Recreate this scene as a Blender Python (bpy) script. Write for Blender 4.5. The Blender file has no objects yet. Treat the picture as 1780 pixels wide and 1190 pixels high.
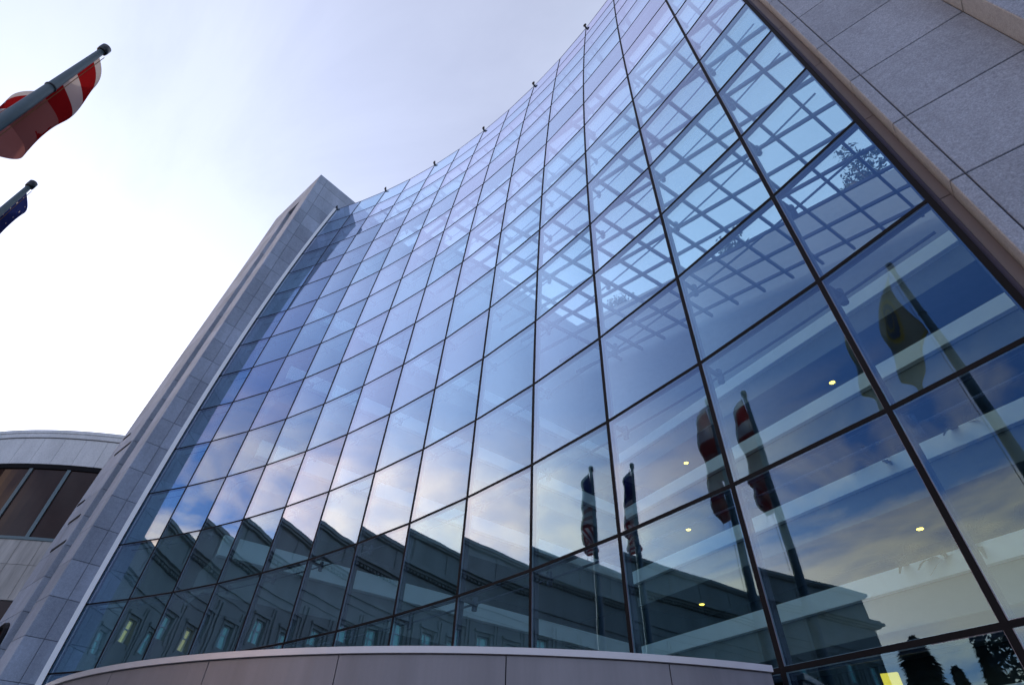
import bpy, math, random
import numpy as np
from mathutils import Matrix, Vector
random.seed(7)
rng = np.random.default_rng(7)
SC = bpy.context.scene
COL = SC.collection

# ------------------------------------------------------------------ scale: one facade module (pane height) in metres
S = 1.8
ZG = -1.6266 - 1.6 / S          # ground level in module units (eye height 1.6 m)
def U(x, y, z):                 # module units -> metres
    return np.array([x * S, y * S, (z - ZG) * S])

# ------------------------------------------------------------------ camera
cam_d = bpy.data.cameras.new("camera")
cam = bpy.data.objects.new("camera", cam_d)
COL.objects.link(cam)
CAM = (5.3496, 13.4049, -1.6266)
RM = ((0.7609579674178815, 0.4237948063348053, 0.4912646272090952),
      (0.6483752236131255, -0.5241620013541637, -0.552144696380421),
      (0.023506195521096073, 0.7386827183981243, -0.6736433034715639))
m4 = Matrix(RM).to_4x4()
m4.translation = Vector(U(*CAM))
cam.matrix_world = m4
cam_d.sensor_width = 36.0
cam_d.sensor_fit = 'HORIZONTAL'
cam_d.lens = 933.97 / 1780 * 36
cam_d.clip_start = 0.05
cam_d.clip_end = 5000
SC.camera = cam

# ------------------------------------------------------------------ world: low sun behind the left tower, thin dusk cloud
SUN_EL, SUN_ROT = math.radians(16), math.radians(-90)   # sun towards -X
world = bpy.data.worlds.new("World")
SC.world = world
world.use_nodes = True
nt = world.node_tree
nt.nodes.clear()
N = nt.nodes.new
L = nt.links.new
out = N("ShaderNodeOutputWorld")
bg = N("ShaderNodeBackground")
sky = N("ShaderNodeTexSky")
sky.sky_type = 'NISHITA'
sky.sun_disc = False
sky.sun_elevation = SUN_EL
sky.sun_rotation = SUN_ROT
sky.altitude = 20
sky.air_density = 1.0
sky.dust_density = 1.6
sky.ozone_density = 3.0
tc = N("ShaderNodeTexCoord")
sep = N("ShaderNodeSeparateXYZ")
L(tc.outputs["Generated"], sep.inputs[0])
zz = N("ShaderNodeMath"); zz.operation = 'MAXIMUM'; zz.inputs[1].default_value = 0.0
L(sep.outputs[2], zz.inputs[0])
za = N("ShaderNodeMath"); za.operation = 'ADD'; za.inputs[1].default_value = 0.16
L(zz.outputs[0], za.inputs[0])
dx = N("ShaderNodeMath"); dx.operation = 'DIVIDE'; L(sep.outputs[0], dx.inputs[0]); L(za.outputs[0], dx.inputs[1])
dy = N("ShaderNodeMath"); dy.operation = 'DIVIDE'; L(sep.outputs[1], dy.inputs[0]); L(za.outputs[0], dy.inputs[1])
cx = N("ShaderNodeCombineXYZ"); L(dx.outputs[0], cx.inputs[0]); L(dy.outputs[0], cx.inputs[1])
mp = N("ShaderNodeMapping"); mp.inputs["Rotation"].default_value = (0, 0, math.radians(40)); mp.inputs["Scale"].default_value = (1.0, 1.7, 1); mp.inputs["Location"].default_value = (7.9, 4.4, 0)
L(cx.outputs[0], mp.inputs[0])
n1 = N("ShaderNodeTexNoise"); n1.inputs["Scale"].default_value = 1.15; n1.inputs["Detail"].default_value = 7; n1.inputs["Roughness"].default_value = 0.56; n1.inputs["Distortion"].default_value = 0.5
L(mp.outputs[0], n1.inputs["Vector"])
cr = N("ShaderNodeValToRGB")
cr.color_ramp.elements[0].position = 0.43; cr.color_ramp.elements[0].color = (0, 0, 0, 1)
cr.color_ramp.elements[1].position = 0.66; cr.color_ramp.elements[1].color = (1, 1, 1, 1)
th = N("ShaderNodeMath"); th.operation = 'MULTIPLY_ADD'; th.inputs[1].default_value = -0.38; L(zz.outputs[0], th.inputs[0])   # lower sky is cloudier
thb = N("ShaderNodeMath"); thb.operation = 'ADD'; thb.inputs[1].default_value = 0.205; L(n1.outputs["Fac"], thb.inputs[0]); L(thb.outputs[0], th.inputs[2])
L(th.outputs[0], cr.inputs[0])
# clouds thicken towards the horizon
hz = N("ShaderNodeMapRange"); hz.inputs[1].default_value = 0.61; hz.inputs[2].default_value = 0.44; hz.inputs[3].default_value = 0.06; hz.inputs[4].default_value = 1.0
L(zz.outputs[0], hz.inputs[0])
cm = N("ShaderNodeMath"); cm.operation = 'MULTIPLY'; L(cr.outputs[0], cm.inputs[0]); L(hz.outputs[0], cm.inputs[1])
# lavender grade of the clear sky
gr = N("ShaderNodeMix"); gr.data_type = 'RGBA'; gr.blend_type = 'MULTIPLY'; gr.inputs["Factor"].default_value = 1.0
L(sky.outputs[0], gr.inputs["A"]); gr.inputs["B"].default_value = (0.95, 0.96, 1.12, 1)
lb = N("ShaderNodeVectorMath"); lb.operation = 'DOT_PRODUCT'; L(tc.outputs["Generated"], lb.inputs[0]); lb.inputs[1].default_value = (-0.33, -0.75, 0.57)
sb = N("ShaderNodeMapRange"); sb.interpolation_type = 'SMOOTHSTEP'; sb.inputs[1].default_value = 0.86; sb.inputs[2].default_value = 0.98; L(lb.outputs["Value"], sb.inputs[0])
gb = N("ShaderNodeMix"); gb.data_type = 'RGBA'; gb.inputs["A"].default_value = (1, 1, 1, 1); gb.inputs["B"].default_value = (0.6, 0.9, 1.2, 1); L(sb.outputs[0], gb.inputs["Factor"])
gr2 = N("ShaderNodeMix"); gr2.data_type = 'RGBA'; gr2.blend_type = 'MULTIPLY'; gr2.inputs["Factor"].default_value = 1.0
L(gr.outputs["Result"], gr2.inputs["A"]); L(gb.outputs["Result"], gr2.inputs["B"]); gr = gr2
# cloud colour: warm, a multiple of the clear sky plus a base
cw = N("ShaderNodeMix"); cw.data_type = 'RGBA'; cw.blend_type = 'MIX'; cw.inputs["Factor"].default_value = 0.85
wl = N("ShaderNodeVectorMath"); wl.operation = 'DOT_PRODUCT'; L(tc.outputs["Generated"], wl.inputs[0]); wl.inputs[1].default_value = (-0.62, -0.70, 0.35)
ws = N("ShaderNodeMapRange"); ws.interpolation_type = 'SMOOTHSTEP'; ws.inputs[1].default_value = 0.72; ws.inputs[2].default_value = 0.93; L(wl.outputs["Value"], ws.inputs[0])
wc = N("ShaderNodeMix"); wc.data_type = 'RGBA'; wc.inputs["A"].default_value = (5.2, 6.5, 9.4, 1); wc.inputs["B"].default_value = (23.0, 14.0, 7.4, 1)
L(ws.outputs[0], wc.inputs["Factor"])
L(gr.outputs["Result"], cw.inputs["A"]); L(wc.outputs["Result"], cw.inputs["B"])
mxc = N("ShaderNodeMix"); mxc.data_type = 'RGBA'
L(cm.outputs[0], mxc.inputs["Factor"]); L(gr.outputs["Result"], mxc.inputs["A"]); L(cw.outputs["Result"], mxc.inputs["B"])
# thin high veil of ice cloud over the whole sky, stronger on the sunward side
sd = N("ShaderNodeVectorMath"); sd.operation = 'DOT_PRODUCT'
L(tc.outputs["Generated"], sd.inputs[0]); sd.inputs[1].default_value = (-0.86, -0.22, 0.46)
vm = N("ShaderNodeMapRange"); vm.inputs[1].default_value = -0.7; vm.inputs[2].default_value = 0.95; vm.inputs[3].default_value = 0.30; vm.inputs[4].default_value = 1.0
L(sd.outputs["Value"], vm.inputs[0])
vp0 = N("ShaderNodeMath"); vp0.operation = 'POWER'; vp0.inputs[1].default_value = 2.2; L(vm.outputs[0], vp0.inputs[0])
vy = N("ShaderNodeMapRange"); vy.interpolation_type = 'SMOOTHSTEP'; vy.inputs[1].default_value = 0.86; vy.inputs[2].default_value = 0.98; vy.inputs[3].default_value = 1.0; vy.inputs[4].default_value = 0.12
L(lb.outputs["Value"], vy.inputs[0])
n3 = N("ShaderNodeTexNoise"); n3.inputs["Scale"].default_value = 1.5; n3.inputs["Detail"].default_value = 8; n3.inputs["Roughness"].default_value = 0.6; n3.inputs["Distortion"].default_value = 0.8
L(mp.outputs[0], n3.inputs["Vector"])
vn = N("ShaderNodeMapRange"); vn.inputs[1].default_value = 0.35; vn.inputs[2].default_value = 0.7; vn.inputs[3].default_value = 0.93; vn.inputs[4].default_value = 1.15
L(n3.outputs["Fac"], vn.inputs[0])
vq = N("ShaderNodeMath"); vq.operation = 'MULTIPLY'; L(vp0.outputs[0], vq.inputs[0]); L(vy.outputs[0], vq.inputs[1])
l4 = N("ShaderNodeVectorMath"); l4.operation = 'DOT_PRODUCT'; L(tc.outputs["Generated"], l4.inputs[0]); l4.inputs[1].default_value = (-0.25, -0.43, 0.868)   # thinner veil high in the south
s4 = N("ShaderNodeMapRange"); s4.interpolation_type = 'SMOOTHSTEP'; s4.inputs[1].default_value = 0.945; s4.inputs[2].default_value = 0.99; s4.inputs[3].default_value = 1.0; s4.inputs[4].default_value = 0.4
L(l4.outputs["Value"], s4.inputs[0])
vr = N("ShaderNodeMath"); vr.operation = 'MULTIPLY'; L(vq.outputs[0], vr.inputs[0]); L(s4.outputs[0], vr.inputs[1])
vp = N("ShaderNodeMath"); vp.operation = 'MULTIPLY'; L(vr.outputs[0], vp.inputs[0]); L(vn.outputs[0], vp.inputs[1])
ve = N("ShaderNodeMix"); ve.data_type = 'RGBA'; ve.blend_type = 'ADD'
L(vp.outputs[0], ve.inputs["Factor"]); L(mxc.outputs["Result"], ve.inputs["A"]); ve.inputs["B"].default_value = (4.9, 5.0, 5.7, 1)
# a bright patch of haze high behind the building, seen through the atrium roof
l2 = N("ShaderNodeVectorMath"); l2.operation = 'DOT_PRODUCT'; L(tc.outputs["Generated"], l2.inputs[0]); l2.inputs[1].default_value = (0.16, 0.69, 0.705)
s2 = N("ShaderNodeMapRange"); s2.interpolation_type = 'SMOOTHSTEP'; s2.inputs[1].default_value = 0.78; s2.inputs[2].default_value = 0.97; L(l2.outputs["Value"], s2.inputs[0])
ve2 = N("ShaderNodeMix"); ve2.data_type = 'RGBA'; ve2.blend_type = 'ADD'
L(s2.outputs[0], ve2.inputs["Factor"]); L(ve.outputs["Result"], ve2.inputs["A"]); ve2.inputs["B"].default_value = (1.9, 2.2, 2.5, 1)
L(ve2.outputs["Result"], bg.inputs[0])
bg.inputs[1].default_value = 0.05
L(bg.outputs[0], out.inputs[0])

sun_d = bpy.data.lights.new("sun", 'SUN')
sun_d.energy = 0.6
sun_d.angle = math.radians(0.5)
sun_d.color = (1.0, 0.86, 0.7)
sun = bpy.data.objects.new("sun", sun_d)
COL.objects.link(sun)
to_sun = Vector((math.sin(SUN_ROT) * math.cos(SUN_EL), math.cos(SUN_ROT) * math.cos(SUN_EL), math.sin(SUN_EL)))
sun.rotation_euler = to_sun.to_track_quat('Z', 'Y').to_euler()
sun.location = (-60, 0, 60)

vs = SC.view_settings
vs.view_transform = 'Standard'
vs.look = 'None'
vs.exposure = 1.45
vs.gamma = 1.0
vs.use_curve_mapping = False
SC.cycles.transparent_max_bounces = 24
SC.cycles.max_bounces = 10
SC.cycles.glossy_bounces = 5

# ------------------------------------------------------------------ materials
def new_mat(name):
    m = bpy.data.materials.new(name)
    m.use_nodes = True
    t = m.node_tree
    t.nodes.clear()
    o = t.nodes.new("ShaderNodeOutputMaterial")
    return m, t, o

def solid(name, col, rough=0.6, metal=0.0, noise=0.12, nscale=3.0, bump=0.0, island=0.0, spec=0.5, streak=False, emit=None, estr=0.0):
    m, t, o = new_mat(name)
    n, l = t.nodes.new, t.links.new
    b = n("ShaderNodeBsdfPrincipled")
    b.inputs["Roughness"].default_value = rough
    b.inputs["Metallic"].default_value = metal
    b.inputs["Specular IOR Level"].default_value = spec
    geo = n("ShaderNodeNewGeometry")
    mapn = n("ShaderNodeMapping")
    if streak:
        mapn.inputs["Scale"].default_value = (1.0, 1.0, 0.12)
    l(geo.outputs["Position"], mapn.inputs[0])
    nz = n("ShaderNodeTexNoise")
    nz.inputs["Scale"].default_value = nscale
    nz.inputs["Detail"].default_value = 6
    nz.inputs["Roughness"].default_value = 0.65
    l(mapn.outputs[0], nz.inputs["Vector"])
    mr = n("ShaderNodeMapRange")
    mr.inputs[1].default_value = 0.25; mr.inputs[2].default_value = 0.75
    mr.inputs[3].default_value = 1 - noise; mr.inputs[4].default_value = 1 + noise
    l(nz.outputs["Fac"], mr.inputs[0])
    val = mr.outputs[0]
    if island > 0:
        mi = n("ShaderNodeMapRange")
        mi.inputs[3].default_value = 1 - island; mi.inputs[4].default_value = 1 + island
        l(geo.outputs["Random Per Island"], mi.inputs[0])
        mu = n("ShaderNodeMath"); mu.operation = 'MULTIPLY'
        l(val, mu.inputs[0]); l(mi.outputs[0], mu.inputs[1])
        val = mu.outputs[0]
    hs = n("ShaderNodeHueSaturation")
    hs.inputs["Color"].default_value = (*col, 1)
    l(val, hs.inputs["Value"])
    l(hs.outputs[0], b.inputs["Base Color"])
    if bump > 0:
        bn = n("ShaderNodeTexNoise")
        bn.inputs["Scale"].default_value = 38.0
        bn.inputs["Detail"].default_value = 5
        l(geo.outputs["Position"], bn.inputs["Vector"])
        bp = n("ShaderNodeBump")
        bp.inputs["Strength"].default_value = bump
        bp.inputs["Distance"].default_value = 0.012
        l(bn.outputs["Fac"], bp.inputs["Height"])
        l(bp.outputs[0], b.inputs["Normal"])
    if emit:
        b.inputs["Emission Color"].default_value = (*emit, 1)
        b.inputs["Emission Strength"].default_value = estr
    l(b.outputs[0], o.inputs[0])
    return m

def granite(name, col, speck=0.35, island=0.1, rough=0.75, stain=0.12):
    m, t, o = new_mat(name)
    n, l = t.nodes.new, t.links.new
    b = n("ShaderNodeBsdfPrincipled"); b.inputs["Roughness"].default_value = rough
    geo = n("ShaderNodeNewGeometry")
    def noise(scale, detail, rg=0.6, vec=None):
        z = n("ShaderNodeTexNoise"); z.inputs["Scale"].default_value = scale; z.inputs["Detail"].default_value = detail; z.inputs["Roughness"].default_value = rg
        l(vec or geo.outputs["Position"], z.inputs["Vector"]); return z.outputs["Fac"]
    def rng_(f, a, b_, lo=0.3, hi=0.7):
        r = n("ShaderNodeMapRange"); r.inputs[1].default_value = lo; r.inputs[2].default_value = hi; r.inputs[3].default_value = a; r.inputs[4].default_value = b_
        l(f, r.inputs[0]); return r.outputs[0]
    def mul(a, c):
        q = n("ShaderNodeMath"); q.operation = 'MULTIPLY'; l(a, q.inputs[0]); l(c, q.inputs[1]); return q.outputs[0]
    v = rng_(noise(55, 3, 0.8), 1 - speck, 1 + speck)
    v = mul(v, rng_(noise(14, 4), 0.9, 1.1))
    mp_ = n("ShaderNodeMapping"); mp_.inputs["Scale"].default_value = (1, 1, 0.35); l(geo.outputs["Position"], mp_.inputs[0])
    v = mul(v, rng_(noise(0.9, 6, 0.7, mp_.outputs[0]), 1 - stain, 1 + stain))
    v = mul(v, rng_(geo.outputs["Random Per Island"], 1 - island, 1 + island, 0, 1))
    hs = n("ShaderNodeHueSaturation"); hs.inputs["Color"].default_value = (*col, 1); l(v, hs.inputs["Value"])
    l(hs.outputs[0], b.inputs["Base Color"])
    bp = n("ShaderNodeBump"); bp.inputs["Strength"].default_value = 0.35; bp.inputs["Distance"].default_value = 0.006
    l(noise(40, 4), bp.inputs["Height"]); l(bp.outputs[0], b.inputs["Normal"])
    l(b.outputs[0], o.inputs[0])
    return m

def glass(name, base, tint, gl, boost=1.0, wave=0.0, rough=0.0, gl0=None):
    m, t, o = new_mat(name)
    n, l = t.nodes.new, t.links.new
    tr = n("ShaderNodeBsdfTransparent"); tr.inputs[0].default_value = (*tint, 1)
    gs = n("ShaderNodeBsdfGlossy"); gs.inputs["Roughness"].default_value = rough
    lw = n("ShaderNodeLayerWeight"); lw.inputs[0].default_value = 0.5      # the coating reflects bluer light head-on than at a slant
    gm = n("ShaderNodeMix"); gm.data_type = 'RGBA'; gm.inputs["A"].default_value = (*(gl0 or gl), 1); gm.inputs["B"].default_value = (*gl, 1)
    l(lw.outputs["Facing"], gm.inputs["Factor"])
    oi = n("ShaderNodeObjectInfo"); ge = n("ShaderNodeNewGeometry")       # coating batches differ slightly from pane to pane
    ad = n("ShaderNodeMath"); ad.operation = 'ADD'; l(oi.outputs["Random"], ad.inputs[0]); l(ge.outputs["Random Per Island"], ad.inputs[1])
    fc = n("ShaderNodeMath"); fc.operation = 'FRACT'; l(ad.outputs[0], fc.inputs[0])
    bt = n("ShaderNodeMix"); bt.data_type = 'RGBA'; bt.inputs["A"].default_value = (0.86, 0.97, 1.0, 1); bt.inputs["B"].default_value = (1.0, 0.96, 1.0, 1)
    l(fc.outputs[0], bt.inputs["Factor"])
    gx = n("ShaderNodeMix"); gx.data_type = 'RGBA'; gx.blend_type = 'MULTIPLY'; gx.inputs["Factor"].default_value = 1.0
    l(gm.outputs["Result"], gx.inputs["A"]); l(bt.outputs["Result"], gx.inputs["B"])
    l(gx.outputs["Result"], gs.inputs["Color"])
    fr = n("ShaderNodeMath"); fr.operation = 'POWER'; fr.inputs[1].default_value = 1.8
    l(lw.outputs["Facing"], fr.inputs[0])
    mm = n("ShaderNodeMath"); mm.operation = 'MULTIPLY_ADD'; mm.use_clamp = True
    mm.inputs[1].default_value = boost; mm.inputs[2].default_value = base
    l(fr.outputs[0], mm.inputs[0])
    if wave > 0:
        geo = n("ShaderNodeNewGeometry")
        mpv = n("ShaderNodeMapping"); mpv.inputs["Scale"].default_value = (1, 1, 1)
        l(geo.outputs["Position"], mpv.inputs[0])
        nz = n("ShaderNodeTexNoise"); nz.inputs["Scale"].default_value = 0.85; nz.inputs["Detail"].default_value = 1.5
        l(mpv.outputs[0], nz.inputs["Vector"])
        bp = n("ShaderNodeBump"); bp.inputs["Strength"].default_value = wave; bp.inputs["Distance"].default_value = 0.05
        l(nz.outputs["Fac"], bp.inputs["Height"]); l(bp.outputs[0], gs.inputs["Normal"])
    mx = n("ShaderNodeMixShader")
    l(mm.outputs[0], mx.inputs[0]); l(tr.outputs[0], mx.inputs[1]); l(gs.outputs[0], mx.inputs[2])
    l(mx.outputs[0], o.inputs[0])
    return m

M = {}
M['glass'] = glass("coated_glass", 0.14, (0.72, 0.97, 1.0), (0.93, 0.91, 1.07), 1.0, wave=0.045, gl0=(0.34, 0.66, 0.95))
M['glass_back'] = glass("inner_glass", 0.0, (0.97, 0.99, 1.0), (0.9, 0.95, 1.0), 0.6)
M['roof_glass'] = glass("roof_glass", 0.0, (0.95, 0.98, 1.0), (1, 1, 1), 0.5)
M['black'] = solid("dark_bronze_cap", (0.008, 0.008, 0.010), 0.6, noise=0.25, nscale=1.5, spec=0.1)
M['gasket'] = solid("grey_gasket", (0.30, 0.30, 0.38), 0.4, noise=0.1)
M['steel'] = solid("painted_steel", (0.045, 0.043, 0.08), 0.5, noise=0.1)
M['granite'] = granite("tower_granite", (0.36, 0.395, 0.46), 0.2, 0.15, stain=0.2)
M['granite_pier'] = granite("flamed_granite", (0.265, 0.315, 0.40), 0.34, 0.09, stain=0.2)
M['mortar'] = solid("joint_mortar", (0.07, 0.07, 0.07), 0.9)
M['white_metal'] = solid("white_metal", (0.93, 0.92, 0.90), 0.3, noise=0.04)
M['polished'] = solid("polished_steel", (0.85, 0.85, 0.84), 0.3, 1.0, noise=0.04)
M['bronze'] = solid("brown_metal_jamb", (0.17, 0.145, 0.14), 0.4, 0.2, noise=0.1, nscale=1.2)
M['canopy'] = solid("canopy_panel", (0.22, 0.205, 0.22), 0.42, 0.2, noise=0.26, nscale=1.6, island=0.08, bump=0.08, streak=True)
M['trim'] = solid("canopy_coping", (0.60, 0.57, 0.58), 0.35, 0.2, noise=0.06)
M['marble'] = granite("pale_marble", (0.78, 0.78, 0.78), 0.08, 0.06, stain=0.14)
M['stained'] = solid("stained_stone", (0.52, 0.49, 0.46), 0.8, noise=0.42, nscale=2.1, streak=True, island=0.05)
M['brown_glass'] = solid("dark_brown_window", (0.045, 0.022, 0.018), 0.06, 0.0, noise=0.25, nscale=0.4, spec=0.22)
M['teal_metal'] = solid("teal_grey_metal", (0.10, 0.15, 0.17), 0.4, 0.3, noise=0.1)
M['white_int'] = solid("white_parapet_paint", (0.9, 0.91, 0.91), 0.7, noise=0.04)
M['grey_int'] = solid("grey_interior", (0.34, 0.36, 0.38), 0.8, noise=0.08)
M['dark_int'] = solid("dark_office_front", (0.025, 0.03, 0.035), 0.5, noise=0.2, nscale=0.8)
M['ceil'] = solid("balcony_ceiling", (0.20, 0.21, 0.21), 0.85, noise=0.06)
M['paving'] = solid("granite_paving", (0.26, 0.25, 0.24), 0.85, noise=0.2, nscale=0.6, bump=0.2)
M['lime'] = solid("old_limestone", (0.29, 0.30, 0.25), 0.85, noise=0.22, nscale=0.5, bump=0.2, streak=True)
M['lime_dark'] = solid("weathered_limestone", (0.15, 0.16, 0.13), 0.85, noise=0.25, nscale=0.6)
M['win_dark'] = solid("window_glass_dark", (0.03, 0.06, 0.06), 0.05, noise=0.1, spec=1.0)
M['win_lit'] = solid("window_lit", (0.3, 0.3, 0.2), 0.4, emit=(0.85, 0.8, 0.35), estr=0.25)
M['win_teal'] = solid("window_lit_teal", (0.2, 0.4, 0.4), 0.4, emit=(0.35, 0.75, 0.75), estr=0.1)
M['frame_white'] = solid("window_frame_white", (0.6, 0.62, 0.6), 0.6)
M['pole'] = solid("brushed_pole", (0.11, 0.145, 0.155), 0.5, 0.35, noise=0.08, nscale=5)
M['cap'] = solid("black_cap", (0.012, 0.012, 0.014), 0.3)
M['bark'] = solid("bark", (0.10, 0.08, 0.06), 0.95, noise=0.3, nscale=6, bump=0.5)
M['leaf'] = solid("leaf_green", (0.05, 0.075, 0.045), 0.7, noise=0.4, nscale=2.5, island=0.35)
M['leaf_dark'] = solid("conifer_green", (0.022, 0.04, 0.032), 0.8, noise=0.4, nscale=1.5, island=0.4)
M['clay'] = solid("planter_grey", (0.25, 0.25, 0.26), 0.8)
M['lamp'] = solid("lamp_glow", (1, 0.8, 0.3), 0.4, emit=(1.0, 0.60, 0.07), estr=2.6)
M['yellow'] = solid("yellow_panel", (0.75, 0.52, 0.04), 0.6, emit=(0.9, 0.6, 0.05), estr=0.35)

M['rope'] = solid('tan_rope', (0.22, 0.11, 0.04), 0.8)
def cloth(name, col):
    m, t, o = new_mat(name)
    n, l = t.nodes.new, t.links.new
    d = n("ShaderNodeBsdfDiffuse"); d.inputs[0].default_value = (*col, 1)
    s = n("ShaderNodeBsdfTranslucent"); s.inputs[0].default_value = (*col, 1)
    geo = n("ShaderNodeNewGeometry")
    wv = n("ShaderNodeTexNoise"); wv.inputs["Scale"].default_value = 60; l(geo.outputs["Position"], wv.inputs["Vector"])
    bp = n("ShaderNodeBump"); bp.inputs["Strength"].default_value = 0.15; bp.inputs["Distance"].default_value = 0.004
    l(wv.outputs["Fac"], bp.inputs["Height"]); l(bp.outputs[0], d.inputs["Normal"])
    x = n("ShaderNodeMixShader"); x.inputs[0].default_value = 0.45
    l(d.outputs[0], x.inputs[1]); l(s.outputs[0], x.inputs[2]); l(x.outputs[0], o.inputs[0])
    return m
M['c_white'] = cloth("flag_white", (0.50, 0.45, 0.44))
M['c_cream'] = cloth("flag_cream", (0.30, 0.27, 0.20))
M['c_backlit'] = cloth("flag_field_backlit", (0.30, 0.12, 0.11))  # white star field, with backlight through the red folds painted in
M['c_red'] = cloth("flag_red", (0.26, 0.010, 0.012))
M['c_navy'] = cloth("flag_navy", (0.02, 0.03, 0.12))
M['c_gold'] = cloth("flag_gold", (0.40, 0.27, 0.02))
M['c_seal'] = cloth("flag_seal_blue", (0.03, 0.05, 0.12))

# ------------------------------------------------------------------ mesh helper (everything in module units, converted on build)
class MB:
    def __init__(s):
        s.v = []; s.f = []; s.m = []
    def quad(s, pts, mi=0):
        k = len(s.v); s.v += [tuple(p) for p in pts]; s.f.append(tuple(range(k, k + len(pts)))); s.m.append(mi)
    def hexa(s, b, t, mi=0):                      # b, t: 4 bottom and 4 top corners, same winding
        k = len(s.v); s.v += [tuple(p) for p in b] + [tuple(p) for p in t]
        for f in ((3, 2, 1, 0), (4, 5, 6, 7), (0, 1, 5, 4), (1, 2, 6, 5), (2, 3, 7, 6), (3, 0, 4, 7)):
            s.f.append(tuple(k + q for q in f)); s.m.append(mi)
    def box(s, x0, x1, y0, y1, z0, z1, mi=0):
        s.hexa([(x0, y0, z0), (x1, y0, z0), (x1, y1, z0), (x0, y1, z0)], [(x0, y0, z1), (x1, y0, z1), (x1, y1, z1), (x0, y1, z1)], mi)
    def strip(s, rings, mi=0, caps=True, closed=True):   # rings: list of equal-length point loops
        k = len(s.v); n = len(rings[0])
        for r in rings: s.v += [tuple(p) for p in r]
        for a in range(len(rings) - 1):
            for b in range(n if closed else n - 1):
                c = (b + 1) % n
                s.f.append((k + a * n + b, k + a * n + c, k + (a + 1) * n + c, k + (a + 1) * n + b)); s.m.append(mi)
        if caps and closed:
            s.f.append(tuple(k + q for q in reversed(range(n)))); s.m.append(mi)
            e = k + (len(rings) - 1) * n
            s.f.append(tuple(e + q for q in range(n))); s.m.append(mi)
    def tube(s, pts, rad, n=10, mi=0):
        pts = [np.array(p, float) for p in pts]
        rad = rad if hasattr(rad, '__len__') else [rad] * len(pts)
        rings = []
        for i, p in enumerate(pts):
            d = pts[min(i + 1, len(pts) - 1)] - pts[max(i - 1, 0)]
            d = d / np.linalg.norm(d)
            a = np.array([0, 0, 1.0]) if abs(d[2]) < 0.9 else np.array([1.0, 0, 0])
            u = np.cross(d, a); u /= np.linalg.norm(u); w = np.cross(d, u)
            rings.append([p + rad[i] * (math.cos(q) * u + math.sin(q) * w) for q in np.arange(n) * 2 * math.pi / n])
        s.strip(rings, mi)
    def build(s, name, mats, parent=None, loc=None, smooth=False):
        if not isinstance(mats, (list, tuple)): mats = [mats]
        if parent is not None:
            org = np.array(parent['_org'])
        else:
            org = U(*(loc if loc is not None else (0, 0, ZG)))
        me = bpy.data.meshes.new(name)
        V = [tuple(U(*p) - org) for p in s.v]
        me.from_pydata(V, [], s.f)
        for mm in mats: me.materials.append(M[mm])
        me.polygons.foreach_set("material_index", s.m)
        if smooth: me.polygons.foreach_set("use_smooth", [True] * len(s.f))
        me.update()
        import bmesh
        bm = bmesh.new(); bm.from_mesh(me)
        if s.f and len(s.f) < 60000: bmesh.ops.recalc_face_normals(bm, faces=bm.faces)
        bm.to_mesh(me); bm.free()
        o = bpy.data.objects.new(name, me)
        COL.objects.link(o)
        o['_org'] = [float(q) for q in org]
        if parent is not None: o.parent = parent
        else: o.location = org
        return o

def tag(o, label=None, cat=None, group=None, kind=None):
    if label: o['label'] = label
    if cat: o['category'] = cat
    if group: o['group'] = group
    if kind: o['kind'] = kind
    return o

def empty(name, loc, label=None, cat=None, group=None):
    o = bpy.data.objects.new(name, None)
    COL.objects.link(o)
    org = U(*loc)
    o.location = org
    o['_org'] = [float(q) for q in org]
    o.empty_display_size = 0.3
    return tag(o, label, cat, group)

def copy_tree(o, parent=None):
    c = o.copy(); COL.objects.link(c)
    if parent is not None: c.parent = parent
    for ch in [q for q in bpy.data.objects if q.parent == o]:
        copy_tree(ch, c)
    return c

# ------------------------------------------------------------------ facade geometry (translational surface: arc in plan, curved profile in section)
RAD, DTH, PA, PB = 17.1665, 0.0572893, 0.0148921, 0.00548998
def prof(j): return PA * j + PB * j * j
def Wp(i, j, off=0.0):
    t = (i - 6.5) * DTH
    r = RAD - off                                   # off > 0: towards the street
    return np.array([r * math.sin(t), r * math.cos(t) + prof(j), j])
def yc(j):                                          # street edge of the left tower
    j = max(-3.0, min(j, 16.0))
    return -0.00016018 * j ** 3 + 0.0045321 * j * j + 0.0272822 * j + 15.43832
COLS = list(range(0, 13)) + [12.709]
ROWS = [-2.45, -2, -1] + list(range(0, 13)) + [12.85, 13.85]

# ------------------------------------------------------------------ ground
g = MB()
g.quad([(-400, -400, ZG), (400, -400, ZG), (400, 400, ZG), (-400, 400, ZG)])
tag(g.build("ground", 'paving'), kind='structure')
rd = MB()
z0 = ZG + 0.003
rd.quad([(-19, -60, z0), (-8.0, -60, z0), (-8.0, 12, z0), (-19, 12, z0)])
M['asphalt'] = solid("asphalt", (0.05, 0.05, 0.052), 0.9, noise=0.2, nscale=4, bump=0.3)
tag(rd.build("road", 'asphalt'), kind='structure')

# ------------------------------------------------------------------ the office building
B = empty("office_building", (0, 17, ZG), "concave glass and granite office building with a tall stone tower at its left edge", "building")

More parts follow.
